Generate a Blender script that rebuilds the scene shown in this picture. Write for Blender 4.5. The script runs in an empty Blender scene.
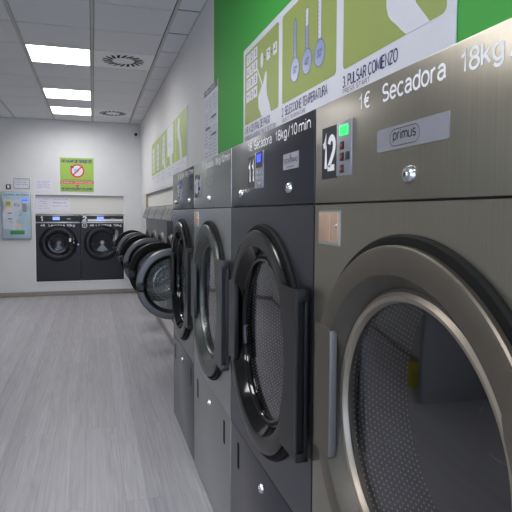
import bpy, bmesh, math, random
from mathutils import Matrix, Vector
random.seed(4)
C = bpy.context.scene.collection
PI = math.pi
RW = -PI/2           # heading of everything that faces the room from the right hand wall

# ------------------------------------------------------------------ materials
def lin(c):
    return tuple(((x/255.)/12.92 if x/255. <= .04045 else ((x/255.+.055)/1.055)**2.4) for x in c)+(1,)
def mat(name, rgb, rough=.5, metal=0., coat=0., noise=0., nscale=(20, 20, 20), bump=0., spec=.5, emit=0., nrough=0.):
    m = bpy.data.materials.new(name); m.use_nodes = True
    nt = m.node_tree; b = nt.nodes['Principled BSDF']
    col = lin(rgb)
    b.inputs['Base Color'].default_value = col
    b.inputs['Roughness'].default_value = rough
    b.inputs['Metallic'].default_value = metal
    b.inputs['Coat Weight'].default_value = coat
    b.inputs['Coat Roughness'].default_value = .06
    b.inputs['Specular IOR Level'].default_value = spec
    if emit:
        b.inputs['Emission Color'].default_value = col
        b.inputs['Emission Strength'].default_value = emit
    tc = nt.nodes.new('ShaderNodeTexCoord'); mp = nt.nodes.new('ShaderNodeMapping')
    mp.inputs['Scale'].default_value = nscale
    nz = nt.nodes.new('ShaderNodeTexNoise'); nz.inputs['Scale'].default_value = 1.; nz.inputs['Detail'].default_value = 4
    nt.links.new(tc.outputs['Object'], mp.inputs['Vector']); nt.links.new(mp.outputs['Vector'], nz.inputs['Vector'])
    n = noise or .04
    mr = nt.nodes.new('ShaderNodeMapRange'); mr.inputs['To Min'].default_value = 1-n; mr.inputs['To Max'].default_value = 1+n
    mr.inputs['From Min'].default_value = .25; mr.inputs['From Max'].default_value = .75
    nt.links.new(nz.outputs['Fac'], mr.inputs['Value'])
    hs = nt.nodes.new('ShaderNodeHueSaturation'); hs.inputs['Color'].default_value = col
    nt.links.new(mr.outputs['Result'], hs.inputs['Value']); nt.links.new(hs.outputs['Color'], b.inputs['Base Color'])
    if bump:
        bp = nt.nodes.new('ShaderNodeBump'); bp.inputs['Strength'].default_value = bump; bp.inputs['Distance'].default_value = .002
        nt.links.new(nz.outputs['Fac'], bp.inputs['Height']); nt.links.new(bp.outputs['Normal'], b.inputs['Normal'])
    if nrough:
        m2 = nt.nodes.new('ShaderNodeMapRange'); m2.inputs['To Min'].default_value = rough-nrough; m2.inputs['To Max'].default_value = rough+nrough
        nt.links.new(nz.outputs['Fac'], m2.inputs['Value']); nt.links.new(m2.outputs['Result'], b.inputs['Roughness'])
    return m

def glass(name, tint, ior=1.6, rough=.02, gl=(255, 255, 255)):
    m = bpy.data.materials.new(name); m.use_nodes = True
    nt = m.node_tree; nt.nodes.clear()
    o = nt.nodes.new('ShaderNodeOutputMaterial'); mx = nt.nodes.new('ShaderNodeMixShader')
    t = nt.nodes.new('ShaderNodeBsdfTransparent'); g = nt.nodes.new('ShaderNodeBsdfGlossy'); f = nt.nodes.new('ShaderNodeFresnel')
    t.inputs['Color'].default_value = lin(tint); g.inputs['Roughness'].default_value = rough; g.inputs['Color'].default_value = lin(gl)
    gm = nt.nodes.new('ShaderNodeNewGeometry'); io = nt.nodes.new('ShaderNodeMapRange')     # same reflectance on both faces of the pane
    io.inputs['To Min'].default_value = ior; io.inputs['To Max'].default_value = 1./ior
    nt.links.new(gm.outputs['Backfacing'], io.inputs['Value']); nt.links.new(io.outputs[0], f.inputs['IOR'])
    nt.links.new(f.outputs[0], mx.inputs[0]); nt.links.new(t.outputs[0], mx.inputs[1]); nt.links.new(g.outputs[0], mx.inputs[2])
    nt.links.new(mx.outputs[0], o.inputs[0])
    return m

M = {}
M['wall'] = mat('white_wall_paint', (206, 207, 208), .75, noise=.02, nscale=(6, 6, 6), bump=.05)
M['steel'] = mat('brushed_stainless_steel', (153, 147, 135), .34, .92, noise=.07, nscale=(260, 260, 3), bump=.04, nrough=.05)
M['steel10'] = mat('grey_stainless_steel', (170, 172, 172), .30, .92, noise=.05, nscale=(4, 260, 260), bump=.03, nrough=.05)
M['ring'] = mat('satin_steel_ring', (112, 105, 96), .42, .85, noise=.03)
M['cone'] = mat('satin_inner_cone', (92, 88, 83), .36, .7, noise=.03)
M['ring10'] = mat('grey_satin_ring', (90, 94, 92), .32, .85, noise=.03)
M['liprim'] = mat('satin_glass_rim', (150, 140, 128), .4, .7, noise=.02)
M['grip'] = mat('satin_grip_edge', (122, 121, 122), .5, .6, noise=.02)
M['dring'] = mat('grey_painted_door_ring', (90, 90, 93), .36, .35, noise=.02)
M['anth'] = mat('anthracite_steel', (70, 70, 78), .30, .75, noise=.04, nscale=(240, 240, 3), nrough=.04)
M['anth9'] = mat('dark_grey_steel', (100, 104, 110), .24, .85, noise=.04, nscale=(200, 200, 3), nrough=.04)
M['char'] = mat('charcoal_lacquer', (66, 66, 70), .35, .3, noise=.03)

M['dgloss'] = mat('dark_glossy_lacquer', (24, 24, 25), .2, .0, spec=.25, noise=.03)
M['gloss'] = mat('glossy_black_plastic', (10, 10, 11), .09, 0., spec=.35)
M['black'] = mat('black_rubber', (16, 16, 17), .45)
M['rubber'] = mat('dull_black_rubber', (13, 13, 13), .7, spec=.2)
M['blk2'] = mat('matt_black_panel', (34, 34, 37), .4)
M['dark'] = mat('dark_interior_metal', (52, 52, 56), .45, .6)
M['body'] = mat('painted_machine_side', (72, 74, 78), .45, .3)
M['wbody'] = mat('black_washer_front', (27, 27, 31), .38, .2)
M['washsteel'] = mat('pale_washer_steel', (150, 152, 154), .4, .75, noise=.05, nscale=(4, 200, 200))
M['silver'] = mat('silver_trim', (190, 190, 192), .28, .8)
M['chrome'] = mat('chrome_metal', (200, 200, 204), .25, 1.)
M['whitep'] = mat('white_plastic', (225, 225, 230), .35)
M['paper'] = mat('white_paper_sheet', (212, 212, 224), .6)
M['laminate'] = mat('glossy_white_poster', (208, 208, 218), .45, noise=.02)
M['lime'] = mat('lime_green_print', (144, 156, 82), .5, noise=.02)
M['lime2'] = mat('bright_lime_print', (144, 176, 72), .45, noise=.02)
M['lime3'] = mat('faded_lime_print', (158, 176, 98), .45, noise=.02)
M['navy'] = mat('navy_ink', (44, 46, 96), .5)
M['ink'] = mat('grey_violet_ink', (96, 92, 112), .55)
M['inkl'] = mat('pale_violet_ink', (160, 160, 188), .55)
M['lilac'] = mat('lilac_print', (140, 150, 190), .3)
M['lilacd'] = mat('dark_lilac_line', (70, 74, 120), .4)
M['red'] = mat('red_print', (196, 44, 40), .5)
M['redb'] = mat('red_band_print', (196, 60, 78), .5)
M['sky'] = mat('light_blue_print', (120, 190, 220), .5)
M['white'] = mat('white_lettering', (232, 232, 236), .45)
M['blackp'] = mat('black_plate', (30, 30, 33), .4)
M['sticker'] = mat('grey_sticker', (150, 150, 156), .35)
M['plate'] = mat('silver_name_plate', (150, 150, 158), .35, .4)
M['teal'] = mat('terminal_front_print', (160, 182, 196), .3, noise=.25, nscale=(4, 4, 5))
M['pale'] = mat('pale_blue_grey_print', (188, 196, 208), .35, noise=.1, nscale=(9, 9, 9))
M['tside'] = mat('grey_terminal_case', (140, 146, 152), .4, .4)
M['green_lcd'] = mat('green_display', (40, 230, 90), .4, emit=1.6)
M['blue_lcd'] = mat('blue_display', (40, 60, 255), .4, emit=1.6)
M['pale_lcd'] = mat('pale_blue_display', (130, 150, 235), .4, emit=.55)
M['greenp'] = mat('green_strip_print', (62, 140, 84), .4, noise=.12, nscale=(40, 40, 40))
M['yellow'] = mat('yellow_card', (206, 196, 90), .5)
M['yplastic'] = mat('yellow_plastic', (230, 215, 40), .4)
M['peach'] = mat('peach_label', (232, 196, 160), .5)
M['copper'] = mat('copper_coloured_coin_box', (205, 170, 148), .38, .55, noise=.06, nscale=(30, 30, 3))
M['keypad'] = mat('grey_keypad', (140, 128, 120), .45, .3)
M['cream'] = mat('cream_filler_panel', (206, 205, 200), .6, noise=.015, nscale=(3, 3, 30))
M['wood'] = mat('pale_wood_edge', (168, 150, 122), .6, noise=.1, nscale=(60, 60, 4))
M['base'] = mat('taupe_skirting', (142, 134, 130), .5, noise=.06, nscale=(3, 3, 60))
M['tile'] = mat('mineral_ceiling_tile', (222, 222, 226), .85, noise=.03, nscale=(60, 60, 60), bump=.08)
M['gap'] = mat('ceiling_void', (30, 29, 28), .95)
M['track'] = mat('ceiling_track', (186, 186, 182), .5)
M['lampframe'] = mat('white_lamp_frame', (230, 230, 232), .4)
M['hub'] = mat('pinkish_steel_hub', (250, 226, 218), .5, .0)
M['pinkdial'] = mat('ivory_sticker', (226, 214, 200), .5)
M['part'] = mat('grey_partition_paint', (150, 150, 156), .6)
M['street'] = mat('daylight_sky_glow', (150, 185, 255), .5, emit=2.2)
M['dglass'] = glass('dryer_door_glass', (225, 225, 228), 1.55, .015)
M['wglass'] = glass('washer_door_glass', (205, 212, 214), 1.9, .10, (225, 228, 230))
def bowl_glass():
    m = glass('milky_door_bowl', (205, 212, 214), 1.9, .10, (225, 228, 230)); nt = m.node_tree
    o = [n for n in nt.nodes if n.type == 'OUTPUT_MATERIAL'][0]; old = o.inputs[0].links[0].from_socket
    df = nt.nodes.new('ShaderNodeBsdfDiffuse'); df.inputs[0].default_value = lin((158, 158, 158)); mx = nt.nodes.new('ShaderNodeMixShader'); mx.inputs[0].default_value = .22
    nt.links.new(old, mx.inputs[1]); nt.links.new(df.outputs[0], mx.inputs[2]); nt.links.new(mx.outputs[0], o.inputs[0])
    return m
M['bowl'] = bowl_glass()
M['window'] = glass('window_glass', (240, 245, 250), 1.45, .01)

# perforated drum: cylinder walls with light on the holes painted as pale dots
def drum_mat():
    m = mat('perforated_drum_steel', (58, 58, 62), .45, .35)
    nt = m.node_tree; b = nt.nodes['Principled BSDF']
    tc = nt.nodes.new('ShaderNodeTexCoord'); mp = nt.nodes.new('ShaderNodeMapping')
    mp.inputs['Scale'].default_value = (150, 16, 1); mp.inputs['Rotation'].default_value = (0, 0, 0)
    nt.links.new(tc.outputs['UV'], mp.inputs['Vector'])
    sx = nt.nodes.new('ShaderNodeSeparateXYZ'); nt.links.new(mp.outputs['Vector'], sx.inputs[0])
    def mth(op, a, c=None):
        n = nt.nodes.new('ShaderNodeMath'); n.operation = op
        for i, v in enumerate((a, c)):
            if v is None: continue
            if isinstance(v, (int, float)): n.inputs[i].default_value = v
            else: nt.links.new(v, n.inputs[i])
        return n.outputs[0]
    row = mth('FLOOR', sx.outputs[1]); sh = mth('MULTIPLY', row, .5)
    u = mth('SUBTRACT', mth('FRACT', mth('ADD', sx.outputs[0], sh)), .5)
    v = mth('SUBTRACT', mth('FRACT', sx.outputs[1]), .5)
    r2 = mth('ADD', mth('MULTIPLY', u, u), mth('MULTIPLY', v, v))
    k = mth('LESS_THAN', r2, .032)
    mx = nt.nodes.new('ShaderNodeMixRGB'); mx.inputs[1].default_value = lin((50, 50, 53)); mx.inputs[2].default_value = lin((214, 214, 216))
    nt.links.new(k, mx.inputs[0]); nt.links.new(mx.outputs[0], b.inputs['Base Color'])
    return m
M['drum'] = drum_mat()

def wall_green_mat():
    m = mat('painted_wall_with_green_section', (208, 207, 208), .7, noise=.02, nscale=(6, 6, 6), bump=.05)
    nt = m.node_tree; b = nt.nodes['Principled BSDF']
    tc = nt.nodes.new('ShaderNodeTexCoord'); sx = nt.nodes.new('ShaderNodeSeparateXYZ')
    nt.links.new(tc.outputs['Object'], sx.inputs[0])
    lt = nt.nodes.new('ShaderNodeMath'); lt.operation = 'LESS_THAN'; lt.inputs[1].default_value = 3.657
    nt.links.new(sx.outputs[1], lt.inputs[0])
    mx = nt.nodes.new('ShaderNodeMixRGB'); mx.inputs[2].default_value = lin((58, 158, 60))
    old = b.inputs['Base Color'].links[0].from_socket
    nt.links.new(lt.outputs[0], mx.inputs[0]); nt.links.new(old, mx.inputs[1]); nt.links.new(mx.outputs[0], b.inputs['Base Color'])
    return m
M['gwall'] = wall_green_mat()

def floor_mat():
    m = bpy.data.materials.new('grey_oak_laminate'); m.use_nodes = True
    nt = m.node_tree; b = nt.nodes['Principled BSDF']; L = nt.links.new
    b.inputs['Roughness'].default_value = .42; b.inputs['Specular IOR Level'].default_value = .35
    tc = nt.nodes.new('ShaderNodeTexCoord')
    rot = nt.nodes.new('ShaderNodeMapping'); rot.inputs['Rotation'].default_value = (0, 0, PI/2)
    rot.inputs['Location'].default_value = (0, .053, 0)
    L(tc.outputs['Object'], rot.inputs['Vector'])
    br = nt.nodes.new('ShaderNodeTexBrick')
    br.offset = .37; br.inputs['Scale'].default_value = 1.; br.inputs['Brick Width'].default_value = 2.6; br.inputs['Row Height'].default_value = .187
    br.inputs['Mortar Size'].default_value = .0012; br.inputs['Mortar Smooth'].default_value = .3
    br.inputs['Color1'].default_value = (.0, .0, .0, 1); br.inputs['Color2'].default_value = (1, 1, 1, 1); br.inputs['Mortar'].default_value = (.5, .5, .5, 1)
    L(rot.outputs[0], br.inputs['Vector'])
    # offset grain per plank
    ad = nt.nodes.new('ShaderNodeVectorMath'); ad.operation = 'MULTIPLY_ADD'
    ad.inputs[1].default_value = (7.3, 3.1, 5.7)
    L(br.outputs['Color'], ad.inputs[0]); L(tc.outputs['Object'], ad.inputs[2])
    mp = nt.nodes.new('ShaderNodeMapping'); mp.inputs['Scale'].default_value = (10, .45, 1)
    L(ad.outputs[0], mp.inputs['Vector'])
    wv = nt.nodes.new('ShaderNodeTexNoise'); wv.inputs['Scale'].default_value = 1.; wv.inputs['Detail'].default_value = 3; wv.inputs['Distortion'].default_value = .5
    L(mp.outputs[0], wv.inputs['Vector'])
    ml = nt.nodes.new('ShaderNodeMath'); ml.operation = 'MULTIPLY'; ml.inputs[1].default_value = 9.
    L(wv.outputs['Fac'], ml.inputs[0])
    fr = nt.nodes.new('ShaderNodeMath'); fr.operation = 'PINGPONG'; fr.inputs[1].default_value = .5
    L(ml.outputs[0], fr.inputs[0])
    mp2 = nt.nodes.new('ShaderNodeMapping'); mp2.inputs['Scale'].default_value = (90, 2.5, 1)
    L(ad.outputs[0], mp2.inputs['Vector'])
    nz = nt.nodes.new('ShaderNodeTexNoise'); nz.inputs['Scale'].default_value = 1.; nz.inputs['Detail'].default_value = 5
    L(mp2.outputs[0], nz.inputs['Vector'])
    a1 = nt.nodes.new('ShaderNodeMath'); a1.operation = 'MULTIPLY_ADD'; a1.inputs[1].default_value = .14; a1.inputs[2].default_value = 0
    L(fr.outputs[0], a1.inputs[0])
    a2 = nt.nodes.new('ShaderNodeMath'); a2.operation = 'MULTIPLY_ADD'; a2.inputs[1].default_value = .34
    L(nz.outputs['Fac'], a2.inputs[0]); L(a1.outputs[0], a2.inputs[2])
    a3 = nt.nodes.new('ShaderNodeMath'); a3.operation = 'MULTIPLY_ADD'; a3.inputs[1].default_value = .06
    L(br.outputs['Color'], a3.inputs[0]); L(a2.outputs[0], a3.inputs[2])
    sx = nt.nodes.new('ShaderNodeSeparateXYZ'); L(tc.outputs['Object'], sx.inputs[0])
    r1 = nt.nodes.new('ShaderNodeMath'); r1.operation = 'MULTIPLY_ADD'; r1.inputs[1].default_value = 1/.187; r1.inputs[2].default_value = -.053/.187
    L(sx.outputs[0], r1.inputs[0]); r2 = nt.nodes.new('ShaderNodeMath'); r2.operation = 'FLOOR'; L(r1.outputs[0], r2.inputs[0])
    wn = nt.nodes.new('ShaderNodeTexWhiteNoise'); wn.noise_dimensions = '1D'; L(r2.outputs[0], wn.inputs['W'])
    a4 = nt.nodes.new('ShaderNodeMath'); a4.operation = 'MULTIPLY_ADD'; a4.inputs[1].default_value = .11; L(wn.outputs['Value'], a4.inputs[0]); L(a3.outputs[0], a4.inputs[2])
    r3 = nt.nodes.new('ShaderNodeMath'); r3.operation = 'FRACT'; L(r1.outputs[0], r3.inputs[0])
    a3 = nt.nodes.new('ShaderNodeMath'); a3.operation = 'MULTIPLY_ADD'; a3.inputs[1].default_value = .07; L(r3.outputs[0], a3.inputs[0]); L(a4.outputs[0], a3.inputs[2])
    cr = nt.nodes.new('ShaderNodeValToRGB')
    cr.color_ramp.elements[0].position = .14; cr.color_ramp.elements[0].color = lin((136, 134, 138))
    cr.color_ramp.elements[1].position = .58; cr.color_ramp.elements[1].color = lin((186, 184, 190))
    L(a3.outputs[0], cr.inputs[0])
    mx = nt.nodes.new('ShaderNodeMixRGB'); mx.inputs[2].default_value = lin((122, 120, 124))
    mf = nt.nodes.new('ShaderNodeMath'); mf.operation = 'MULTIPLY'; mf.inputs[1].default_value = .8
    L(br.outputs['Fac'], mf.inputs[0]); L(mf.outputs[0], mx.inputs[0]); L(cr.outputs[0], mx.inputs[1])
    L(mx.outputs[0], b.inputs['Base Color'])
    bp = nt.nodes.new('ShaderNodeBump'); bp.inputs['Strength'].default_value = .12; bp.inputs['Distance'].default_value = .002
    L(nz.outputs['Fac'], bp.inputs['Height']); L(bp.outputs[0], b.inputs['Normal'])
    return m
M['floor'] = floor_mat()

def lamp_mat():
    m = bpy.data.materials.new('lit_prismatic_diffuser'); m.use_nodes = True
    nt = m.node_tree; nt.nodes.clear(); L = nt.links.new
    o = nt.nodes.new('ShaderNodeOutputMaterial'); e = nt.nodes.new('ShaderNodeEmission')
    tc = nt.nodes.new('ShaderNodeTexCoord'); vr = nt.nodes.new('ShaderNodeTexNoise'); vr.inputs['Scale'].default_value = 14
    mr = nt.nodes.new('ShaderNodeMapRange'); mr.inputs['To Min'].default_value = 5.2; mr.inputs['To Max'].default_value = 7.
    L(tc.outputs['Object'], vr.inputs['Vector']); L(vr.outputs['Fac'], mr.inputs['Value']); L(mr.outputs[0], e.inputs['Strength'])
    e.inputs['Color'].default_value = (1, .985, .985, 1); L(e.outputs[0], o.inputs[0])
    return m
M['lamp'] = lamp_mat()

# ------------------------------------------------------------------ mesh helpers
def obj(name, bm, m, parent=None, loc=None, rotz=None):
    bmesh.ops.recalc_face_normals(bm, faces=bm.faces[:])
    for f in bm.faces: f.smooth = True
    for e in bm.edges:
        if len(e.link_faces) == 2 and e.calc_face_angle(0) > .55: e.smooth = False
    me = bpy.data.meshes.new(name); bm.to_mesh(me); bm.free()
    for mm in (m if isinstance(m, (list, tuple)) else [m]): me.materials.append(mm)
    o = bpy.data.objects.new(name, me); C.objects.link(o)
    if parent: o.parent = parent
    if loc: o.location = loc
    if rotz is not None: o.rotation_euler = (0, 0, rotz)
    return o
def bx(bm, x0, x1, y0, y1, z0, z1, bev=0., mi=0):
    r = bmesh.ops.create_cube(bm, size=1.)
    vs = r['verts']
    for v in vs:
        v.co = Vector((x0+(v.co.x+.5)*(x1-x0), y0+(v.co.y+.5)*(y1-y0), z0+(v.co.z+.5)*(z1-z0)))
    if mi:
        for f in {f for v in vs for f in v.link_faces}: f.material_index = mi
    if bev:
        es = list({e for v in vs for e in v.link_edges})
        bmesh.ops.bevel(bm, geom=es, offset=bev, segments=2, affect='EDGES', profile=.5)
    return bm
def B(*a, **k):
    return bx(bmesh.new(), *a, **k)
def lathe(bm, prof, cx=0., cz=0., seg=96, closed=False, uv=False):
    """profile of (radius, y) turned about an axis along local Y"""
    rings = []
    for r, y in prof:
        if r < 1e-5: rings.append([bm.verts.new((cx, y, cz))]); continue
        rings.append([bm.verts.new((cx+r*math.cos(2*PI*i/seg), y, cz+r*math.sin(2*PI*i/seg))) for i in range(seg)])
    uvl = bm.loops.layers.uv.verify() if uv else None
    n = len(rings)
    for k in range(n if closed else n-1):
        a, b_ = rings[k], rings[(k+1) % n]
        for i in range(seg):
            j = (i+1) % seg
            if len(a) == 1 and len(b_) == 1: continue
            if len(a) == 1: vs = [a[0], b_[i], b_[j]]; us = [(i, 0), (i, 1), (i+1, 1)]
            elif len(b_) == 1: vs = [a[i], a[j], b_[0]]; us = [(i, 0), (i+1, 0), (i, 1)]
            else: vs = [a[i], a[j], b_[j], b_[i]]; us = [(i, 0), (i+1, 0), (i+1, 1), (i, 1)]
            f = bm.faces.new(vs)
            if uv:
                for lp, (uu, vv) in zip(f.loops, us): lp[uvl].uv = (uu/seg, vv)
    return bm
def plate_hole(bm, x0, x1, z0, z1, y0, y1, cx, cz, r, seg=96):
    """rectangular sheet with a round opening, given its thickness y0..y1"""
    angs = [2*PI*i/seg for i in range(seg)]
    for X, Z in ((x0, z0), (x1, z0), (x0, z1), (x1, z1)): angs.append(math.atan2(Z-cz, X-cx) % (2*PI))
    angs = sorted(set(round(a, 6) for a in angs))
    def edge(a):
        c, s = math.cos(a), math.sin(a); t = 1e9
        if c > 1e-9: t = min(t, (x1-cx)/c)
        if c < -1e-9: t = min(t, (x0-cx)/c)
        if s > 1e-9: t = min(t, (z1-cz)/s)
        if s < -1e-9: t = min(t, (z0-cz)/s)
        return cx+c*t, cz+s*t
    L = []
    for y in (y0, y1):
        L.append([bm.verts.new((cx+r*math.cos(a), y, cz+r*math.sin(a))) for a in angs])
        L.append([bm.verts.new((edge(a)[0], y, edge(a)[1])) for a in angs])
    n = len(angs)
    for i in range(n):
        j = (i+1) % n
        for a, b_ in ((0, 1), (3, 2), (1, 3), (2, 0)):
            bm.faces.new([L[a][i], L[a][j], L[b_][j], L[b_][i]])
    return bm
def poly(bm, pts, y0, y1):
    """polygon given in (x, z), extruded from y0 (front) to y1"""
    a = [bm.verts.new((x, y0, z)) for x, z in pts]; b_ = [bm.verts.new((x, y1, z)) for x, z in pts]
    bm.faces.new(a); bm.faces.new(b_[::-1])
    for i in range(len(pts)):
        j = (i+1) % len(pts); bm.faces.new([a[i], a[j], b_[j], b_[i]])
    return bm
def disc(cx, cz, rx, rz=None, n=40):
    rz = rz or rx
    return [(cx+rx*math.cos(2*PI*i/n), cz+rz*math.sin(2*PI*i/n)) for i in range(n)]
def rrect(x0, x1, z0, z1, r, n=6):
    p = []
    for cx, cz, a in ((x1-r, z1-r, 0), (x0+r, z1-r, 90), (x0+r, z0+r, 180), (x1-r, z0+r, 270)):
        for i in range(n+1):
            t = math.radians(a+90*i/n); p.append((cx+r*math.cos(t), cz+r*math.sin(t)))
    return p
def annulus(bm, cx, cz, r0, r1, y0, y1, seg=64):
    return lathe(bm, [(r0, y0), (r1, y0), (r1, y1), (r0, y1)], cx, cz, seg, closed=True)
def stroke(bm, pts, w, y0, y1):
    for (ax, az), (bx_, bz) in zip(pts, pts[1:]):
        d = math.hypot(bx_-ax, bz-az)
        if d < 1e-6: continue
        nx, nz = -(bz-az)/d*w/2, (bx_-ax)/d*w/2
        poly(bm, [(ax+nx, az+nz), (bx_+nx, bz+nz), (bx_-nx, bz-nz), (ax-nx, az-nz)], y0, y1)
    return bm
# a plain sans serif drawn with strokes: every glyph is a list of polylines, cap height 1
def arc(cx, cy, rx, ry, a0, a1, n=10):
    return [(cx+rx*math.cos(math.radians(a0+(a1-a0)*i/n)), cy+ry*math.sin(math.radians(a0+(a1-a0)*i/n))) for i in range(n+1)]
G = {
 'A': (.70, [[(0, 0), (.35, 1), (.70, 0)], [(.13, .36), (.57, .36)]]),
 'B': (.60, [[(0, 0), (0, 1), (.33, 1)]+arc(.33, .76, .23, .24, 90, -90)+[(0, .52)], [(.33, .52)]+arc(.35, .26, .25, .26, 90, -90)+[(0, 0)]]),
 'C': (.66, [arc(.36, .5, .36, .5, 42, 318, 18)]),
 'D': (.64, [[(0, 0), (0, 1), (.28, 1)]+arc(.28, .5, .36, .5, 90, -90, 14)+[(0, 0)]]),
 'E': (.54, [[(.54, 1), (0, 1), (0, 0), (.54, 0)], [(0, .52), (.48, .52)]]),
 'F': (.52, [[(.52, 1), (0, 1), (0, 0)], [(0, .52), (.46, .52)]]),
 'G': (.68, [arc(.36, .5, .36, .5, 42, 350, 18)+[(.70, .45), (.42, .45)]]),
 'H': (.60, [[(0, 0), (0, 1)], [(.60, 0), (.60, 1)], [(0, .52), (.60, .52)]]),
 'I': (.06, [[(.03, 0), (.03, 1)]]),
 'J': (.42, [[(.42, 1), (.42, .26)]+arc(.21, .24, .21, .24, 0, -170)]),
 'K': (.60, [[(0, 0), (0, 1)], [(.58, 1), (0, .38)], [(.20, .58), (.62, 0)]]),
 'L': (.50, [[(0, 1), (0, 0), (.50, 0)]]),
 'M': (.76, [[(0, 0), (0, 1), (.38, .12), (.76, 1), (.76, 0)]]),
 'N': (.62, [[(0, 0), (0, 1), (.62, 0), (.62, 1)]]),
 'O': (.74, [arc(.37, .5, .37, .5, 0, 360, 24)]),
 'P': (.56, [[(0, 0), (0, 1), (.30, 1)]+arc(.30, .73, .26, .27, 90, -90)+[(0, .46)]]),
 'Q': (.74, [arc(.37, .5, .37, .5, 0, 360, 24), [(.46, .22), (.74, -.04)]]),
 'R': (.60, [[(0, 0), (0, 1), (.32, 1)]+arc(.32, .75, .25, .25, 90, -90)+[(0, .50)], [(.34, .50), (.60, 0)]]),
 'S': (.58, [arc(.29, .74, .25, .26, 35, 270, 12)+arc(.29, .26, .29, .24, 80, -145, 12)]),
 'T': (.60, [[(0, 1), (.60, 1)], [(.30, 1), (.30, 0)]]),
 'U': (.60, [[(0, 1), (0, .30)]+arc(.30, .30, .30, .30, 180, 360, 12)+[(.60, 1)]]),
 'V': (.66, [[(0, 1), (.33, 0), (.66, 1)]]),
 'X': (.62, [[(0, 0), (.62, 1)], [(0, 1), (.62, 0)]]),
 'Y': (.64, [[(0, 1), (.32, .45), (.64, 1)], [(.32, .45), (.32, 0)]]),
 'Z': (.58, [[(0, 1), (.58, 1), (0, 0), (.58, 0)]]),
 '0': (.54, [arc(.27, .5, .27, .5, 0, 360, 24)]),
 '1': (.40, [[(.04, .76), (.14, .79), (.24, .86), (.29, 1), (.29, 0)]]),
 '2': (.54, [arc(.27, .73, .25, .27, 165, -20, 10)+[(.44, .50), (.02, .04), (.02, 0), (.54, 0)]]),
 '3': (.54, [arc(.26, .75, .23, .25, 150, -90, 10), arc(.26, .26, .27, .25, 90, -150, 10)]),
 '4': (.58, [[(.42, 0), (.42, 1), (0, .28), (.58, .28)]]),
 '5': (.54, [[(.48, 1), (.10, 1), (.04, .50)]+arc(.27, .32, .26, .32, 130, -150, 12)]),
 '6': (.54, [arc(.27, .31, .25, .31, 0, 360, 20), arc(.32, .5, .30, .5, 165, 50, 8)]),
 '7': (.52, [[(0, 1), (.52, 1), (.30, .50), (.20, 0)]]),
 '8': (.54, [arc(.27, .75, .22, .24, 0, 360, 20), arc(.27, .26, .26, .26, 0, 360, 20)]),
 '9': (.54, [arc(.27, .69, .25, .31, 0, 360, 20), arc(.22, .5, .30, .5, -15, -130, 8)]),
 '\u20ac': (.62, [arc(.42, .5, .32, .5, 55, 305, 16), [(0, .60), (.52, .60)], [(0, .42), (.48, .42)]]),
 '/': (.34, [[(0, -.04), (.34, 1.04)]]),
 '.': (.10, [[(.05, 0), (.05, .09)]]),
 ':': (.10, [[(.05, .08), (.05, .17)], [(.05, .52), (.05, .61)]]),
 '\u00b0': (.24, [arc(.12, .86, .11, .13, 0, 360, 10)]),
 '*': (.34, [[(.17, .4), (.17, .9)], [(0, .52), (.34, .78)], [(0, .78), (.34, .52)]]),
 '#': (.5, [[(.12, .1), (.18, .9)], [(.32, .1), (.38, .9)], [(0, .36), (.48, .36)], [(.02, .64), (.5, .64)]]),
 'a': (.50, [arc(.25, .52, .22, .22, 160, 0, 8)+[(.47, .12), (.53, .01)], [(.47, .44)]+arc(.24, .22, .22, .21, 80, 290, 12)+[(.47, .20)]]),
 'c': (.48, [arc(.26, .37, .26, .37, 45, 315, 16)]),
 'd': (.50, [[(.50, 1), (.50, 0)], arc(.26, .37, .25, .37, 0, 360, 20)]),
 'e': (.52, [[(.02, .39), (.51, .39)]+arc(.26, .37, .26, .37, 5, 322, 18)]),
 'g': (.50, [[(.50, .72), (.50, .02)]+arc(.26, -.02, .24, .25, 0, -155, 10), arc(.26, .37, .25, .36, 0, 360, 20)]),
 'i': (.08, [[(.04, 0), (.04, .72)], [(.04, .89), (.04, 1)]]),
 'k': (.46, [[(0, 0), (0, 1)], [(.42, .72), (0, .28)], [(.16, .44), (.46, 0)]]),
 'm': (.76, [[(0, 0), (0, .72)], [(0, .45)]+arc(.19, .50, .19, .22, 170, 0, 8)+[(.38, 0)], [(.38, .45)]+arc(.57, .50, .19, .22, 170, 0, 8)+[(.76, 0)]]),
 'n': (.46, [[(0, 0), (0, .72)], [(0, .45)]+arc(.23, .48, .23, .25, 170, 0, 8)+[(.46, 0)]]),
 'o': (.54, [arc(.27, .37, .27, .37, 0, 360, 20)]),
 'p': (.50, [[(0, -.27), (0, .72)], arc(.25, .37, .25, .37, 0, 360, 20)]),
 'r': (.30, [[(0, 0), (0, .72)], [(0, .42)]+arc(.26, .44, .26, .28, 175, 85, 6)]),
 's': (.44, [arc(.22, .54, .18, .19, 30, 265, 10)+arc(.22, .185, .21, .18, 80, -150, 10)]),
 'u': (.46, [[(0, .72), (0, .26)]+arc(.23, .25, .23, .26, 180, 360, 10), [(.46, .72), (.46, 0)]]),
 'v': (.46, [[(0, .72), (.23, 0), (.46, .72)]]),
}
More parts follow.
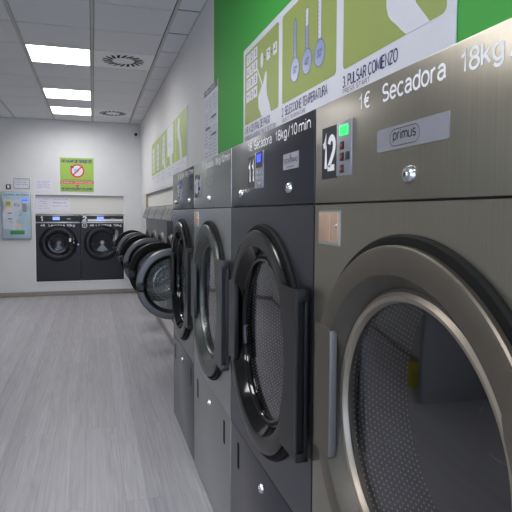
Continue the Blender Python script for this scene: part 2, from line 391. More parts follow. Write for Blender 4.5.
def ribbon(bm, pts, w, y):
    q = [pts[0]]
    for p in pts[1:]:
        if math.hypot(p[0]-q[-1][0], p[1]-q[-1][1]) > 1e-7: q.append(p)
    pts = q
    if len(pts) < 2: return
    closed = math.hypot(pts[0][0]-pts[-1][0], pts[0][1]-pts[-1][1]) < 1e-6
    if closed: pts = pts[:-1]
    n = len(pts); L = []
    for i in range(n):
        a = pts[i-1] if (i > 0 or closed) else None; c = pts[(i+1) % n] if (i < n-1 or closed) else None; p = pts[i]
        ds = []
        for u, v in ((a, p), (p, c)):
            if u is None or v is None: continue
            d = math.hypot(v[0]-u[0], v[1]-u[1]) or 1; ds.append(((v[0]-u[0])/d, (v[1]-u[1])/d))
        if len(ds) == 2:
            tx, tz = ds[0][0]+ds[1][0], ds[0][1]+ds[1][1]; d = math.hypot(tx, tz)
            if d < .2: tx, tz = ds[0]; k = 1.
            else:
                tx, tz = tx/d, tz/d; k = min(2.2, 1/max(.2, tx*ds[0][0]+tz*ds[0][1]))
        else: tx, tz = ds[0]; k = 1.
        L.append((bm.verts.new((p[0]-tz*w/2*k, y, p[1]+tx*w/2*k)), bm.verts.new((p[0]+tz*w/2*k, y, p[1]-tx*w/2*k))))
    for i in range(n if closed else n-1):
        j = (i+1) % n
        bm.faces.new([L[i][0], L[j][0], L[j][1], L[i][1]])
_n = [0]
def draw(bm, s, x, z, h, w, wt, y):
    gap = .17; cur = 0.; lay = []
    for ch in s:
        if ch == ' ': cur += .40; continue
        g = G.get(ch) or G.get(ch.upper())
        if not g: continue
        lay.append((cur, g[1])); cur += g[0]+gap
    tot = max(.05, cur-gap)
    sx = (w/tot) if w else h
    for c0, lines in lay:
        for pl in lines:
            _n[0] = (_n[0]+1) % 8
            ribbon(bm, [(x+(c0+a)*sx, z+b_*h) for a, b_ in pl], wt, y-.00004*_n[0])
def text(name, items, m, parent, y, bold=0., split=False):
    """items: (string, x_left, z_baseline, cap_height, total_width or None)"""
    out = []; bm = bmesh.new()
    for s, x, z, h, w in items:
        draw(bm, s, x, z, h, w, h*(.13+bold*2.), y)
        if split: out.append(obj(name, bm, m, parent)); bm = bmesh.new()
    if split: bm.free(); return out
    return obj(name, bm, m, parent)
def empty(name, loc, rotz, label, cat, group=None):
    o = bpy.data.objects.new(name, None); C.objects.link(o); o.location = loc; o.rotation_euler = (0, 0, rotz)
    o.empty_display_size = .1
    o['label'] = label; o['category'] = cat
    if group: o['group'] = group
    return o
def tag(o, label, cat, group=None):
    o['label'] = label; o['category'] = cat
    if group: o['group'] = group
    return o
def struct(name, bm, m):
    o = obj(name, bm, m); o['kind'] = 'structure'; return o
def plabel(o, s): o['label'] = s; return o

# ------------------------------------------------------------------ room shell
XW, YB, ZC = .80, 9.54, 2.91
XL, YF = -2.6, -2.6
struct('floor', B(XL-.1, 1.8, YF-.1, YB+.9, -.1, 0), M['floor'])
# right wall: solid sections round the two machine openings
WY0, WY1, WZ0, WZ1 = 3.70, 8.655, .225, 1.675
DY0, DY1, DZ = .395, 3.69, 1.650
for a in ((XW, 1.7, WY1, YB, 0, ZC), (XW, 1.7, WY0, WY1, 0, WZ0), (XW, 1.7, WY0, WY1, WZ1, ZC), (XW, 1.7, DY1, WY0, 0, ZC),
          (XW, 1.7, DY0, DY1, DZ, ZC), (XW, 1.7, YF, DY0, 0, ZC), (1.7, 1.8, YF, YB, 0, ZC)):
    struct('wall_right', B(*a), M['gwall'])
# back wall with the washer recess
RX0, RX1, RZ0, RZ1 = -.905, .505, .238, 1.680
for a in ((XL, RX0, YB, YB+.8, 0, ZC), (RX1, 1.8, YB, YB+.8, 0, ZC), (RX0, RX1, YB, YB+.8, 0, RZ0), (RX0, RX1, YB, YB+.8, RZ1, ZC), (XL, 1.8, YB+.8, YB+.9, 0, ZC)):
    struct('wall_back', B(*a), M['wall'])
struct('wall_left', B(XL-.1, XL, YF, YB, 0, ZC), M['wall'])
bm = bmesh.new()
bx(bm, XL, -2.2, YF-.1, YF, 0, ZC); bx(bm, 1.2, 1.8, YF-.1, YF, 0, ZC)
bx(bm, -2.2, 1.2, YF-.1, YF, 2.55, ZC); bx(bm, -2.2, 1.2, YF-.1, YF, 0, .12)
struct('wall_front', bm, M['wall'])
struct('window_1', B(-2.2, 1.2, YF-.06, YF-.05, .12, 2.55), M['window'])
bm = bmesh.new()
for x in (-2.2, -1.1, 0, 1.15): bx(bm, x, x+.05, YF-.09, YF-.02, .12, 2.55)
bx(bm, -2.2, 1.2, YF-.09, YF-.02, .12, .17); bx(bm, -2.2, 1.2, YF-.09, YF-.02, 2.50, 2.55)
struct('trim_1', bm, M['char'])
struct('trim_2', B(XL, -1.53, 3.58, 3.66, 0, 2.05, bev=.004), M['part'])
# skirting
struct('baseboard_right', B(XW-.014, XW, DY1, YB, 0, .07, bev=.002), M['base'])
struct('baseboard_back', B(XL, XW-.014, YB-.014, YB, 0, .078, bev=.002), M['base'])
struct('baseboard_left', B(XL, XL+.014, YF, YB-.014, 0, .07, bev=.002), M['base'])
# filler panels above the machines
struct('trim_3', B(XW+.035, XW+.06, WY0, WY1, 1.478, WZ1), M['cream'])
struct('trim_4', B(RX0, RX1, YB+.045, YB+.07, 1.362, RZ1), M['cream'])
struct('trim_5', B(XW+.001, XW+.034, WY1-.016, WY1, WZ0, WZ1), M['wood'])
bm = bmesh.new()
for a in ((RX0-.012, RX0, RZ0-.012, RZ1+.012), (RX1, RX1+.012, RZ0-.012, RZ1+.012)): bx(bm, a[0], a[1], YB-.004, YB, a[2], a[3])
bx(bm, RX0, RX1, YB-.004, YB, RZ1, RZ1+.012); bx(bm, RX0, RX1, YB-.004, YB, RZ0-.012, RZ0)
struct('trim_6', bm, M['whitep'])

# ceiling: lay-in tiles with thin dark joints, T tracks running down the room
bm = bmesh.new()
bx(bm, XL, 1.8, YF, YB+.9, ZC+.012, ZC+.1, mi=1)
cols = [(-2.6, -1.806), (-1.774, -1.206), (-1.174, -.606), (-.574, -.006), (.026, .594)]
rows = [5.36+.6*k for k in range(-14, 7)]
LAMPS = [(3, 5.36), (3, 7.16), (3, 8.36), (3, 1.76), (3, -.64), (1, 1.76), (1, -.64)]  # those in the left column are added, unseen, to brighten the near room
VENTS = [(4, 5.36), (4, 8.36)]
for ci, (x0, x1) in enumerate(cols):
    for y in rows:
        y0, y1 = max(y, YF), min(y+.6, YB)
        if y1-y0 < .01: continue
        if any(ci == c and abs(y-ly) < .01 for c, ly in LAMPS+VENTS): continue
        bx(bm, x0, x1, y0+.006, y1-.006, ZC, ZC+.012)
for k in range(-8, 17):                       # the strip of cut tiles along the right wall
    y0, y1 = max(YF, 4.13+.55*(k-1)), min(YB, 4.13+.55*k)
    if y1-y0 > .02: bx(bm, .629, .80, y0+.014, y1-.014, ZC, ZC+.006)
struct('ceiling', bm, [M['tile'], M['gap']])
bm = bmesh.new()
for x in (-1.79, -1.19, -.59, .01, .615): bx(bm, x-.0125, x+.0125, YF, YB, ZC-.004, ZC+.011)
struct('trim_7', bm, M['track'])
bm = bmesh.new()
bx(bm, XL, XW, YB-.012, YB, ZC-.004, ZC); bx(bm, XW-.006, XW, YF, YB-.012, ZC-.004, ZC)
struct('trim_8', bm, M['track'])

LAMP_W = 5.2
where = ['nearest of the three seen in the picture', 'middle one of the three in the picture', 'farthest, close to the back wall',
         'above the camera', 'behind the camera near the shop window', 'added unseen at left to brighten the near room', 'added unseen behind camera at left for near brightness']
for i, (c, y) in enumerate(LAMPS):
    x0, x1 = cols[c]
    lb = 'square white lit ceiling panel light, ' + where[i]
    t = empty('ceiling_light', ((x0+x1)/2, y+.3, ZC), 0, lb, 'ceiling light', 'lit square panel lights in the ceiling')
    bm = bmesh.new()
    for a in ((-.284, .284, -.294, -.284), (-.284, .284, .284, .294), (-.284, -.276, -.284, .284), (.276, .284, -.284, .284)):
        bx(bm, a[0], a[1], a[2], a[3], -.002, .011)
    obj('lamp_frame', bm, M['lampframe'], t)
    la = bpy.data.lights.new('panel_lamp', 'AREA'); la.shape = 'SQUARE'; la.size = .55; la.energy = LAMP_W; la.spread = math.radians(160); la.color = (1, .985, .98)
    lo = bpy.data.objects.new('panel_lamp', la); C.objects.link(lo); lo.parent = t; lo.location = (0, 0, -.004)
    obj('diffuser', B(-.276, .276, -.286, .286, .001, .006), M['lamp'], t)
for i, (c, y) in enumerate(VENTS):
    x0, x1 = cols[c]
    t = empty('ceiling_vent', ((x0+x1)/2, y+.3, ZC), 0,
              'square swirl air vent in the ceiling beside the ' + ('nearest panel light' if i == 0 else 'farthest panel light'), 'air vent', 'swirl air vents in the ceiling')
    obj('face_plate', B(-.284, .284, -.294, .294, -.001, .008), M['whitep'], t)
    bm = bmesh.new()
    for k in range(18):
        a = 2*PI*k/18; tw = a+.55
        px, py = .110*math.cos(a), .115*math.sin(a); dx, dy = math.cos(tw), math.sin(tw)
        v = []
        for s, q in ((0, -1), (1, -1), (1, 1), (0, 1)):
            X, Y = px+dx*.10*s-dy*.013*q, py+dy*.10*s+dx*.013*q
            v.append((X, Y))
        lo = [bm.verts.new((X, Y, -.0025)) for X, Y in v]; hi = [bm.verts.new((X, Y, .0)) for X, Y in v]
        bm.faces.new(lo); bm.faces.new(hi[::-1])
        for a_ in range(4): bm.faces.new([lo[a_], lo[(a_+1) % 4], hi[(a_+1) % 4], hi[a_]])
    obj('swirl_slots', bm, M['rubber'], t)

# ------------------------------------------------------------------ dryers
DX = .522
def lockpart(parent, x, z, y=0.):
    bm = bmesh.new()
    lathe(bm, [(0, y-.012), (.006, y-.012), (.007, y-.010), (.0125, y-.009), (.0155, y-.005), (.0165, y+.001)], x, z, 24)
    k = obj('lock', bm, M['chrome'], parent)
    obj('keyhole', poly(bmesh.new(), rrect(x-.0015, x+.0015, z-.004, z+.004, .001, 2), y-.0126, y-.0119), M['black'], k)
    return k
def door12(t, steel, inner, side, tabm, dark=False):
    leafm = {'n': tabm}['n'] if side > 0 else M['grip']
    lip = M['gloss'] if dark else (M['liprim'] if side < 0 else M['ring10'])
    """round dryer door: gasket ring on the machine, wide flange, sunk cone and glass"""
    cz = .984; cx = 0.
    g = lathe(bmesh.new(), [(.330, .002), (.371, .002), (.371, -.006), (.367, -.012), (.35, -.013), (.330, -.013)], cx, cz, closed=True)
    gk = obj('door_gasket', g, M['rubber'], t)
    prof = [(.300, -.026), (.306, -.0275), (.344, -.0275), (.3495, -.026), (.352, -.0225), (.352, -.0135), (.302, -.0135)]
    d = obj('door', lathe(bmesh.new(), prof, cx, cz, 128, closed=True), steel, t)
    cone = [(.2995, -.0262), (.297, -.0235), (.274, .008), (.270, .0085), (.259, .0045), (.2545, .006), (.251, .013), (.2505, .022), (.262, .022), (.278, .014), (.2985, -.012)]
    obj('door_inner_ring', lathe(bmesh.new(), cone, cx, cz, 128, closed=True), inner, d)
    obj('glass_trim', lathe(bmesh.new(), [(.2475, .0125), (.2490, .0065), (.252, .001), (.260, -.0015), (.268, .004), (.268, .0125)], cx, cz, 128, closed=True), lip, d)
    gl = [(0, .004), (.1, .006), (.18, .0095), (.247, .014), (.247, .018), (.18, .0135), (.1, .010), (0, .008)]
    obj('door_glass', lathe(bmesh.new(), gl, cx, cz, 96), M['dglass'], d)
    bm = bmesh.new()
    if True:
        # tab that grows out of the ring and ends in an upright channel grip
        z0, z1 = cz-.225, cz+.215
        n = 20
        ring = []
        for i in range(n+1):
            zz = z0+(z1-z0)*i/n; ring.append((cx+max(.27, math.sqrt(max(.0, .303**2-(zz-cz)**2))), zz))
        pts = [(cx+.385, z1), (cx+.385, z0)]+ring
        poly(bm, pts, -.036, -.0276)
        h = obj('handle', bm, steel, d)
        bm = bmesh.new()
        bx(bm, cx+.385, cx+.402, -.0375, -.033, z0, z1, bev=.001)
        bx(bm, cx+.385, cx+.402, -.016, -.006, z0, z1, bev=.001)
        bx(bm, cx+.380, cx+.386, -.0372, -.006, z0, z1)
        bx(bm, cx+.385, cx+.404, -.038, -.005, z0, z0+.022, bev=.001); bx(bm, cx+.385, cx+.404, -.038, -.005, z1-.03, z1, bev=.001)
        obj('handle_grip', bm, tabm, h)
    # hinge leaf on the left of the ring, its edge turned into the cone
    pts = [(-.338, 1.140), (-.338, .848), (-.261, .848), (-.254, .855), (-.254, 1.130), (-.261, 1.137)]
    hp = obj('hinge_leaf', poly(bmesh.new(), [(cx+a, b_) for a, b_ in pts], -.0292, -.0270), steel, d)
    obj('leaf_edge', B(cx-.2585, cx-.2525, -.0297, -.013, .852, 1.134, bev=.0015), leafm, hp)
    # drum
    bm = lathe(bmesh.new(), [(.305, .04), (.305, .20)], cx, cz, 96, uv=True)
    dm = obj('drum', bm, M['drum'], t)
    obj('drum_mouth', lathe(bmesh.new(), [(.263, .020), (.268, .022), (.306, .030), (.306, .042)], cx, cz, 96), M['black'], t)
    obj('drum_back', lathe(bmesh.new(), [(.3055, .199), (.15, .204), (.06, .204), (.05, .195), (0, .195)], cx, cz, 96), M['blk2'], dm)
    return d

def dryer(num, yc, w, kind, label):
    t = empty('tumble_dryer', (DX, yc, 0), RW, label, 'tumble dryer', 'tumble dryers standing in the right hand row')
    h = w/2; e = .0012
    st = {'12': M['steel'], '10': M['steel10'], '11': M['anth'], '9': M['anth9']}[num]
    bm = bmesh.new()
    bx(bm, -h+e, -h+e+.004, .004, .80, .0, 1.642); bx(bm, h-e-.004, h-e, .004, .80, .0, 1.642)
    bx(bm, -h+e, h-e, .004, .80, 1.638, 1.642); bx(bm, -h+e, h-e, .796, .80, 0, 1.642)
    bx(bm, -h+.006, h-.006, .014, .03, .0, .56); bx(bm, -h+.006, h-.006, .016, .03, 1.405, 1.42)
    obj('cabinet', bm, M['body'], t)
    tp = obj('control_panel', B(-h+e, h-e, 0, .014, 1.4145, 1.645, bev=.0018), st, t)
    obj('front_panel', plate_hole(bmesh.new(), -h+e, h-e, .5625, 1.4105, 0, .012, 0, .984, .300), st, t)
    kp = obj('kick_panel', B(-h+e, h-e, 0, .014, .012, .5585, bev=.0018), st, t)
    obj('plinth', B(-h+.003, h-.003, .008, .012, 0, .012), M['black'], t)
    for x in (-.300, .297):
        obj('grip_slot', poly(bmesh.new(), rrect(x-.0145, x+.0145, .413, .516, .012), -.0006, .002), M['rubber'], kp)
    lockpart(kp, 0, .486)
    door12(t, {'12': M['ring'], '10': M['ring10'], '11': M['dgloss'], '9': M['dgloss']}[num],
           {'12': M['cone'], '10': M['ring10'], '11': M['gloss'], '9': M['gloss']}[num],
           -1 if num == '12' else 1, {'12': M['char'], '10': M['char'], '11': M['black'], '9': M['black']}[num], kind == 'dark')
    # number plate and control unit
    x0 = -(yc-yc)+{'12': -.370, '11': -.170, '10': -.365, '9': -.165}[num]
    if kind == 'steel':
        obj('number_plate', B(x0, x0+.078, -.002, .001, 1.470, 1.588), M['blackp'], t)
        text('machine_number', [(num, x0+.005, 1.494, .068, .064)], M['white'], t, -.0022, .038)
        du = obj('control_unit', B(x0+.080, x0+.152, -.003, .001, 1.472, 1.590, bev=.001), M['plate'], t)
        obj('display', B(x0+.098, x0+.136, -.0045, -.0029, 1.559, 1.580), M['green_lcd'] if num == '12' else M['blackp'], du)
        if num == '12': text('display_digits', [('0:00', x0+.101, 1.5635, .012, .031)], M['blackp'], du, -.0050)
        bm = bmesh.new()
        for a, b_ in ((.101, 1.529), (.101, 1.505), (.128, 1.505), (.101, 1.479)): bx(bm, x0+a, x0+a+.017, -.005, -.0029, b_, b_+.017, bev=.0006)
        obj('push_buttons', bm, M['blackp'], du)
        bm = bmesh.new()
        for a, b_ in ((.106, 1.534), (.106, 1.510), (.106, 1.484)): bx(bm, x0+a, x0+a+.006, -.0056, -.0049, b_, b_+.006)
        obj('button_lights', bm, M['red'], du)
        if num == '12':
            bp = obj('brand_plate', poly(bmesh.new(), rrect(-.112, .105, 1.5055, 1.5475, .002, 2), -.0016, .001), M['plate'], t)
            bm = bmesh.new(); o_ = rrect(-.066, .028, 1.511, 1.542, .0152, 8); i_ = rrect(-.0648, .0268, 1.5122, 1.5408, .014, 8)
            a = [bm.verts.new((x, -.002, z)) for x, z in o_]; b_ = [bm.verts.new((x, -.002, z)) for x, z in i_]
            for i in range(len(a)):
                j = (i+1) % len(a); bm.faces.new([a[i], a[j], b_[j], b_[i]])
            obj('brand_outline', bm, M['blackp'], bp)
            text('brand_lettering', [('primus', -.054, 1.5225, .0165, .071)], M['blackp'], bp, -.0021, .01)
        else:
            bm = bmesh.new()
            for a in ((-.061, .095, 1.5125, 1.5135), (-.061, .095, 1.5565, 1.5575), (-.061, -.060, 1.5125, 1.5575), (.094, .095, 1.5125, 1.5575)):
                bx(bm, a[0], a[1], -.001, .001, a[2], a[3])
            obj('faint_label_outline', bm, M['char'], t)
        lockpart(t, 0, 1.457)
        # coin box opening
        cx0, cx1, cz0, cz1 = (-.388, -.272, 1.318, 1.397)
        cb = obj('coin_slot', B(cx0, cx1, -.0012, .001, cz0, cz1), M['silver'], t)
        obj('coin_flap', B(cx0+.006, cx0+.064, -.003, -.001, cz0+.006, cz1-.005, bev=.001), M['copper'], cb)
        obj('coin_flap', B(cx0+.067, cx1-.006, -.0035, -.001, cz0+.006, cz1-.005, bev=.001), M['copper'], cb)
        bm = bmesh.new(); lathe(bm, [(0, -.007), (.004, -.0068), (.005, -.0035)], cx1-.013, cz0+.046, 16)
        obj('coin_button', bm, M['chrome'], cb)
    else:
        obj('number_plate', B(x0-.004, x0+.076, -.0008, .001, 1.478, 1.582), M['char'], t)
        text('machine_number', [(num, x0+.002, 1.4975, .064, .068 if num == '11' else .044)], M['white'], t, -.0014, .035)
        du = obj('control_unit', B(x0+.086, x0+.176, -.004, .001, 1.472, 1.590, bev=.001), M['plate'], t)
        obj('display_window', B(x0+.104, x0+.172, -.0052, -.0038, 1.538, 1.588), M['blackp'], du)
        obj('display', B(x0+.116, x0+(.158 if num == '11' else .132), -.006, -.0051, 1.556, 1.581 if num == '11' else 1.570), M['blue_lcd'], du)
        bm = bmesh.new()
        for a in range(2):
            for b_ in range(3): bx(bm, x0+.114+a*.026, x0+.130+a*.026, -.006, -.0039, 1.480+b_*.018, 1.491+b_*.018, bev=.0005)
        obj('push_buttons', bm, M['sticker'], du)
        if num == '11':
            bp = obj('brand_sticker', B(.190, .309, -.0012, .001, 1.512, 1.556), M['sticker'], t)
            text('sticker_lettering', [('TECNITRAMO', .197, 1.5295, .0115, .105)], M['navy'], bp, -.0017, .01)
            bm = bmesh.new(); annulus(bm, .25, 1.5475, .0035, .005, -.0017, -.001, 20)
            bx(bm, .222, .276, -.0017, -.001, 1.5175, 1.5195)
            obj('sticker_emblem', bm, M['char'], bp)
        else:
            obj('small_badge', poly(bmesh.new(), disc(.292, 1.533, .022, .010), -.0012, .001), M['navy'], t)
        lockpart(t, -.262, 1.461); lockpart(t, .262 if num == '9' else .242, 1.460)
    # lettering along the top edge
    if num == '12':
        items = [('1€', -.190, 1.6005, .029, .044), ('Secadora', -.097, 1.5995, .030, .188), ('18kg', .128, 1.5975, .030, .086), ('/', .229, 1.5965, .030, .013)]
    else:
        q = {'11': 0., '10': .0, '9': .0}[num]
        items = [('1€', -.175+q, 1.6035, .027, .046), ('Secadora', -.100+q, 1.6035, .027, .180), ('18kg', .118+q, 1.6035, .027, .096), ('/', .226+q, 1.6035, .027, .014), ('10', .250+q, 1.6035, .027, .044), ('min', .310+q, 1.6035, .027, .078)]
    text('price_lettering', items, M['white'], t, -.0004, .014, split=True)
    return t
dryer('12', .815, .83, 'steel', 'largest nearest stainless steel tumble dryer, number 12, beside the charcoal one')
dryer('11', 1.650, .83, 'dark', 'charcoal tumble dryer numbered 11 with glossy black door ring, between two steel ones')
dryer('10', 2.480, .82, 'steel', 'grey steel tumble dryer numbered 10, between the charcoal one and the row end')
dryer('9', 3.2875, .785, 'dark', 'dark grey tumble dryer numbered 9, last at the far end of the row')

# ------------------------------------------------------------------ washers
def wdrum(t, cx, cz, r, y0, depth, hub=False):
    d = obj('drum', lathe(bmesh.new(), [(r, y0), (r+.02, y0+.03), (r+.04, y0+.06), (r+.04, y0+depth), (0, y0+depth)], cx, cz, 64), M['dark'], t)
    if hub:
        obj('drum_hub', lathe(bmesh.new(), [(0, y0+depth-.035), (.025, y0+depth-.035), (.034, y0+depth-.025), (.036, y0+depth)], cx, cz, 32), M['hub'], d)
        bm = bmesh.new()
        pts = [(cx+.04*math.cos(a), cz+.04*math.sin(a)) for a in (math.radians(245), math.radians(295))]
        pts = [pts[0], (cx+r*math.cos(math.radians(235)), cz+r*math.sin(math.radians(235))), (cx+r*math.cos(math.radians(270)), cz-r), (cx+r*math.cos(math.radians(305)), cz+r*math.sin(math.radians(305))), pts[1]]
        poly(bm, pts, y0+depth-.012, y0+depth-.001)
        obj('drum_plate', bm, M['washsteel'], d)
    return d
def open_door(t, hx, cz, ang, ringm, knob=True, R=.250):
    """door swung on its hinge on the right hand side; built shut in its own frame, then turned"""
    d0 = bmesh.new()
    lathe(d0, [(.203, -.030), (.208, -.034), (.238, -.036), (.247, -.032), (R, -.022), (R, .0), (.242, .004), (.203, .004)], -R-.004, 0, 72, closed=True)
    d = obj('door', d0, ringm, t, loc=(hx, -.014, cz), rotz=ang)
    cx = -R-.004
    obj('door_back_rim', lathe(bmesh.new(), [(.242, .0045), (.248, .006), (.252, .014), (.250, .034), (.236, .042), (.19, .044), (.192, .05), (.19, .0045)], cx, 0, 72, closed=True), M['black'], d)
    obj('door_inner_ring', lathe(bmesh.new(), [(.2035, -.031), (.197, -.026), (.181, -.016), (.180, -.004), (.2035, .003)], cx, 0, 72, closed=True), M['black'], d)
    bowl = [(.181, -.012), (.176, .002), (.166, .022), (.156, .030), (.150, .050), (.130, .068), (.120, .066), (.104, .084), (.07, .096), (.03, .100), (0, .101)]
    obj('glass_bowl', lathe(bmesh.new(), bowl, cx, 0, 72), M['bowl'], d)
    bm = bmesh.new()
    lathe(bm, [(0, -.066), (.020, -.066), (.031, -.058), (.034, -.046), (.030, -.034)], cx-.222, -.012, 28)
    obj('door_knob', bm, M['black'], d)
    bm = bmesh.new()
    bx(bm, -.03, -.002, -.012, .008, -.07, -.03, bev=.003); bx(bm, -.03, -.002, -.012, .008, .03, .07, bev=.003)
    obj('hinge', bm, M['char'], d)
    return d
names = ['nearest, right behind the row of dryers', 'second nearest to the dryers', 'third counting from the dryers', 'fourth counting from the dryers', 'fifth counting from the dryers', 'farthest, next to the back wall corner']
WP = .812
for i in range(6):
    yc = 3.712+WP*(i+.5)
    rk = i % 2 == 0
    t = empty('washing_machine', (XW, yc, 0), RW,
              'right wall washer with open %s door, ' % ('grey rimmed' if rk else 'black rimmed')+names[i], 'washing machine', 'washers with open doors on the right wall')
    h = WP/2-.002; cz = .89; cx = -.006
    bm = bmesh.new()
    bx(bm, -h, -h+.004, .012, .75, .227, 1.465); bx(bm, h-.004, h, .012, .75, .227, 1.465); bx(bm, -h, h, .012, .75, 1.461, 1.465); bx(bm, -h, h, .746, .75, .227, 1.465); bx(bm, -h, h, .012, .75, .227, .231)
    obj('cabinet', bm, M['body'], t)
    fp = obj('front_panel', plate_hole(bmesh.new(), -h+.006, h-.006, .228, 1.302, 0, .011, cx, cz, .205, 64), M['washsteel'] if i > 2 else M['wbody'], t)
    obj('door_seal', lathe(bmesh.new(), [(.20, .02), (.20, -.014), (.212, -.032), (.235, -.036), (.262, -.018), (.272, .0005), (.22, .0005)], cx, cz, 64), M['black'], t)
    wdrum(t, cx, cz, .2, .02, .45)
    # slanted control panel
    bm = bmesh.new()
    pr = [(.012, 1.468), (-.006, 1.468), (-.062, 1.325), (-.060, 1.308), (-.02, 1.300), (.012, 1.300)]
    a = [bm.verts.new((-h+.02, y, z)) for y, z in pr]; b_ = [bm.verts.new((h-.02, y, z)) for y, z in pr]
    bm.faces.new(a); bm.faces.new(b_[::-1])
    for k in range(6): bm.faces.new([a[k], a[(k+1) % 6], b_[(k+1) % 6], b_[k]])
    cp = obj('control_panel', bm, M['washsteel'], t)
    bm = bmesh.new()
    for sx_ in (-1, 1):
        q = h-.02
        a = [bm.verts.new((sx_*q, y, z)) for y, z in pr]; b_ = [bm.verts.new((sx_*(q+.008), y, z)) for y, z in pr]
        bm.faces.new(a); bm.faces.new(b_[::-1])
        for k in range(6): bm.faces.new([a[k], a[(k+1) % 6], b_[(k+1) % 6], b_[k]])
    obj('panel_end_cap', bm, M['char'], cp)
    bm = bmesh.new()
    for xx, w_ in ((-.33, .07), (-.12, .12), (.14, .05), (.24, .08)):
        v = []
        for X, (y, z) in ((xx, (-.0471-.0012, 1.363)), (xx+w_, (-.0471-.0012, 1.363)), (xx+w_, (-.0201-.0012, 1.432)), (xx, (-.0201-.0012, 1.432))):
            v.append(bm.verts.new((X, y, z)))
        bm.faces.new(v)
    obj('panel_labels', bm, M['char'], cp)
    open_door(t, .325, cz, math.radians(89), M['dring'] if rk else M['rubber'])

BW = [(-.555, .70, '1'), (.150, .70, '2')]
for i, (xc, w, num) in enumerate(BW):
    t = empty('washing_machine', (xc, YB+.02, 0), 0,
              'black front loading washer numbered 1 with its door shut, in the back wall' if i == 0 else 'black washer numbered 2 with silver edged door ajar, in the back wall',
              'washing machine', 'washers in the back wall recess')
    h = w/2-.001; cz = .872; cx = .0
    bm = bmesh.new()
    bx(bm, -h, -h+.004, .012, .72, .24, 1.352); bx(bm, h-.004, h, .012, .72, .24, 1.352); bx(bm, -h, h, .012, .72, 1.348, 1.352); bx(bm, -h, h, .716, .72, .24, 1.352); bx(bm, -h, h, .012, .72, .24, .244)
    obj('cabinet', bm, M['body'], t)
    obj('front_panel', plate_hole(bmesh.new(), -h, h, .243, 1.209, 0, .011, cx, cz, .17, 64), M['wbody'], t)
    obj('panel_trim', B(-h, h, -.006, .011, 1.210, 1.232, bev=.002), M['silver'], t)
    obj('top_trim', B(-h, h, -.006, .011, 1.332, 1.352, bev=.002), M['silver'], t)
    cp = obj('control_panel', B(-h, h, -.001, .011, 1.234, 1.334, bev=.001), M['blk2'], t)
    if i == 1: obj('white_overlay', B(-h+.10, h-.006, -.0025, -.0005, 1.240, 1.278), M['whitep'], cp)
    else: obj('grey_overlay', B(-.06, h-.006, -.0025, -.0005, 1.240, 1.330), M['dark'], cp)
    np_ = obj('number_plate', B(-h+.05 if i == 0 else -h+.018, -h+.145 if i == 0 else -h+.112, -.0045, -.0005, 1.238, 1.330), M['blackp'], cp)
    text('machine_number', [(num, -h+.078 if i == 0 else -h+.036, 1.248, .070, .032 if i == 0 else .055)], M['white'], np_, -.0052, .09)
    obj('display', B(-.085, .025, -.0045, -.0005, 1.262, 1.318), M['pale_lcd'], cp)
    bm = bmesh.new(); bx(bm, .14, .20, -.004, -.0005, 1.272, 1.292); bx(bm, -.13, -.122, -.004, -.0005, 1.284, 1.292)
    obj('panel_marks', bm, M['sticker'], cp)
    x0 = -.27 if i == 0 else -.20
    text('price_lettering', [('4€', x0, 1.158, .034, .065), ('Lavadora', -.145 if i == 0 else -.10, 1.158, .034, .245), ('10kg', .13 if i == 0 else .185, 1.158, .034, .13)], M['white'], t, -.0012, .035, split=True)
    if i == 1:
        s = obj('round_sticker', annulus(bmesh.new(), -.285, 1.172, .030, .042, -.0014, .001, 32), M['pinkdial'], t)
        obj('sticker_arrow', poly(bmesh.new(), [(-.299, 1.185), (-.271, 1.185), (-.285, 1.155)], -.0014, .001), M['pinkdial'], s)
    # door surround with flat right hand side
    bm = bmesh.new()
    lathe(bm, [(.17, .02), (.172, -.012), (.20, -.022), (.25, -.024), (.292, -.016), (.303, -.002), (.303, .0005), (.22, .0005)], cx, cz, 72)
    obj('door_surround', bm, M['dgloss'], t)
    wdrum(t, cx, cz, .165, .02, .17, hub=True)
    bm = bmesh.new(); annulus(bm, cx, cz, .166, .171, -.016, -.012, 64)
    obj('seal_rim', bm, M['char'], t)
    obj('latch_plate', B(cx+.165, cx+.215, -.034, -.020, cz-.09, cz+.13, bev=.006), M['black'], t)
    obj('latch_label', B(cx+.170, cx+.203, -.0355, -.0338, cz+.030, cz+.085), M['whitep'], t)
    obj('latch_label', B(cx+.232, cx+.246, -.030, -.0235, cz+.0, cz+.10), M['sticker'], t)
    bm = bmesh.new(); lathe(bm, [(0, -.012), (.010, -.012), (.014, -.006), (.015, .001)], .315, cz-.02, 20)
    obj('lock', bm, M['chrome'], t)
    if i == 0:
        d = obj('door', lathe(bmesh.new(), [(.120, -.030), (.126, -.040), (.158, -.042), (.172, -.034), (.174, -.024), (.13, -.024)], cx, cz, 72, closed=True), M['gloss'], t)
        obj('door_glass', lathe(bmesh.new(), [(.122, -.030), (.09, -.018), (.04, -.010), (0, -.008)], cx, cz, 48), M['dglass'], d)
        obj('door_grip', B(cx+.225, cx+.262, -.045, -.022, cz-.07, cz+.12, bev=.006), M['gloss'], d)
        text('grip_lettering', [('I', cx+.238, cz+.05, .026, .006), ('O', cx+.234, cz+.0, .026, .018)], M['white'], d, -.0457, .02)
    else:
        R = .225
        d = obj('door', lathe(bmesh.new(), [(.150, -.02), (.156, -.03), (.205, -.032), (R, -.024), (R, .012), (.21, .02), (.150, .02)], -R, 0, 72, closed=True), M['dring'], t, loc=(.245, -.03, cz), rotz=math.radians(84))
        obj('door_glass', lathe(bmesh.new(), [(.151, -.012), (.145, .02), (.12, .05), (.06, .07), (0, .075)], -R, 0, 48), M['wglass'], d)
        obj('hinge', B(-.03, .012, -.006, .012, -.06, .06, bev=.003), M['char'], d)

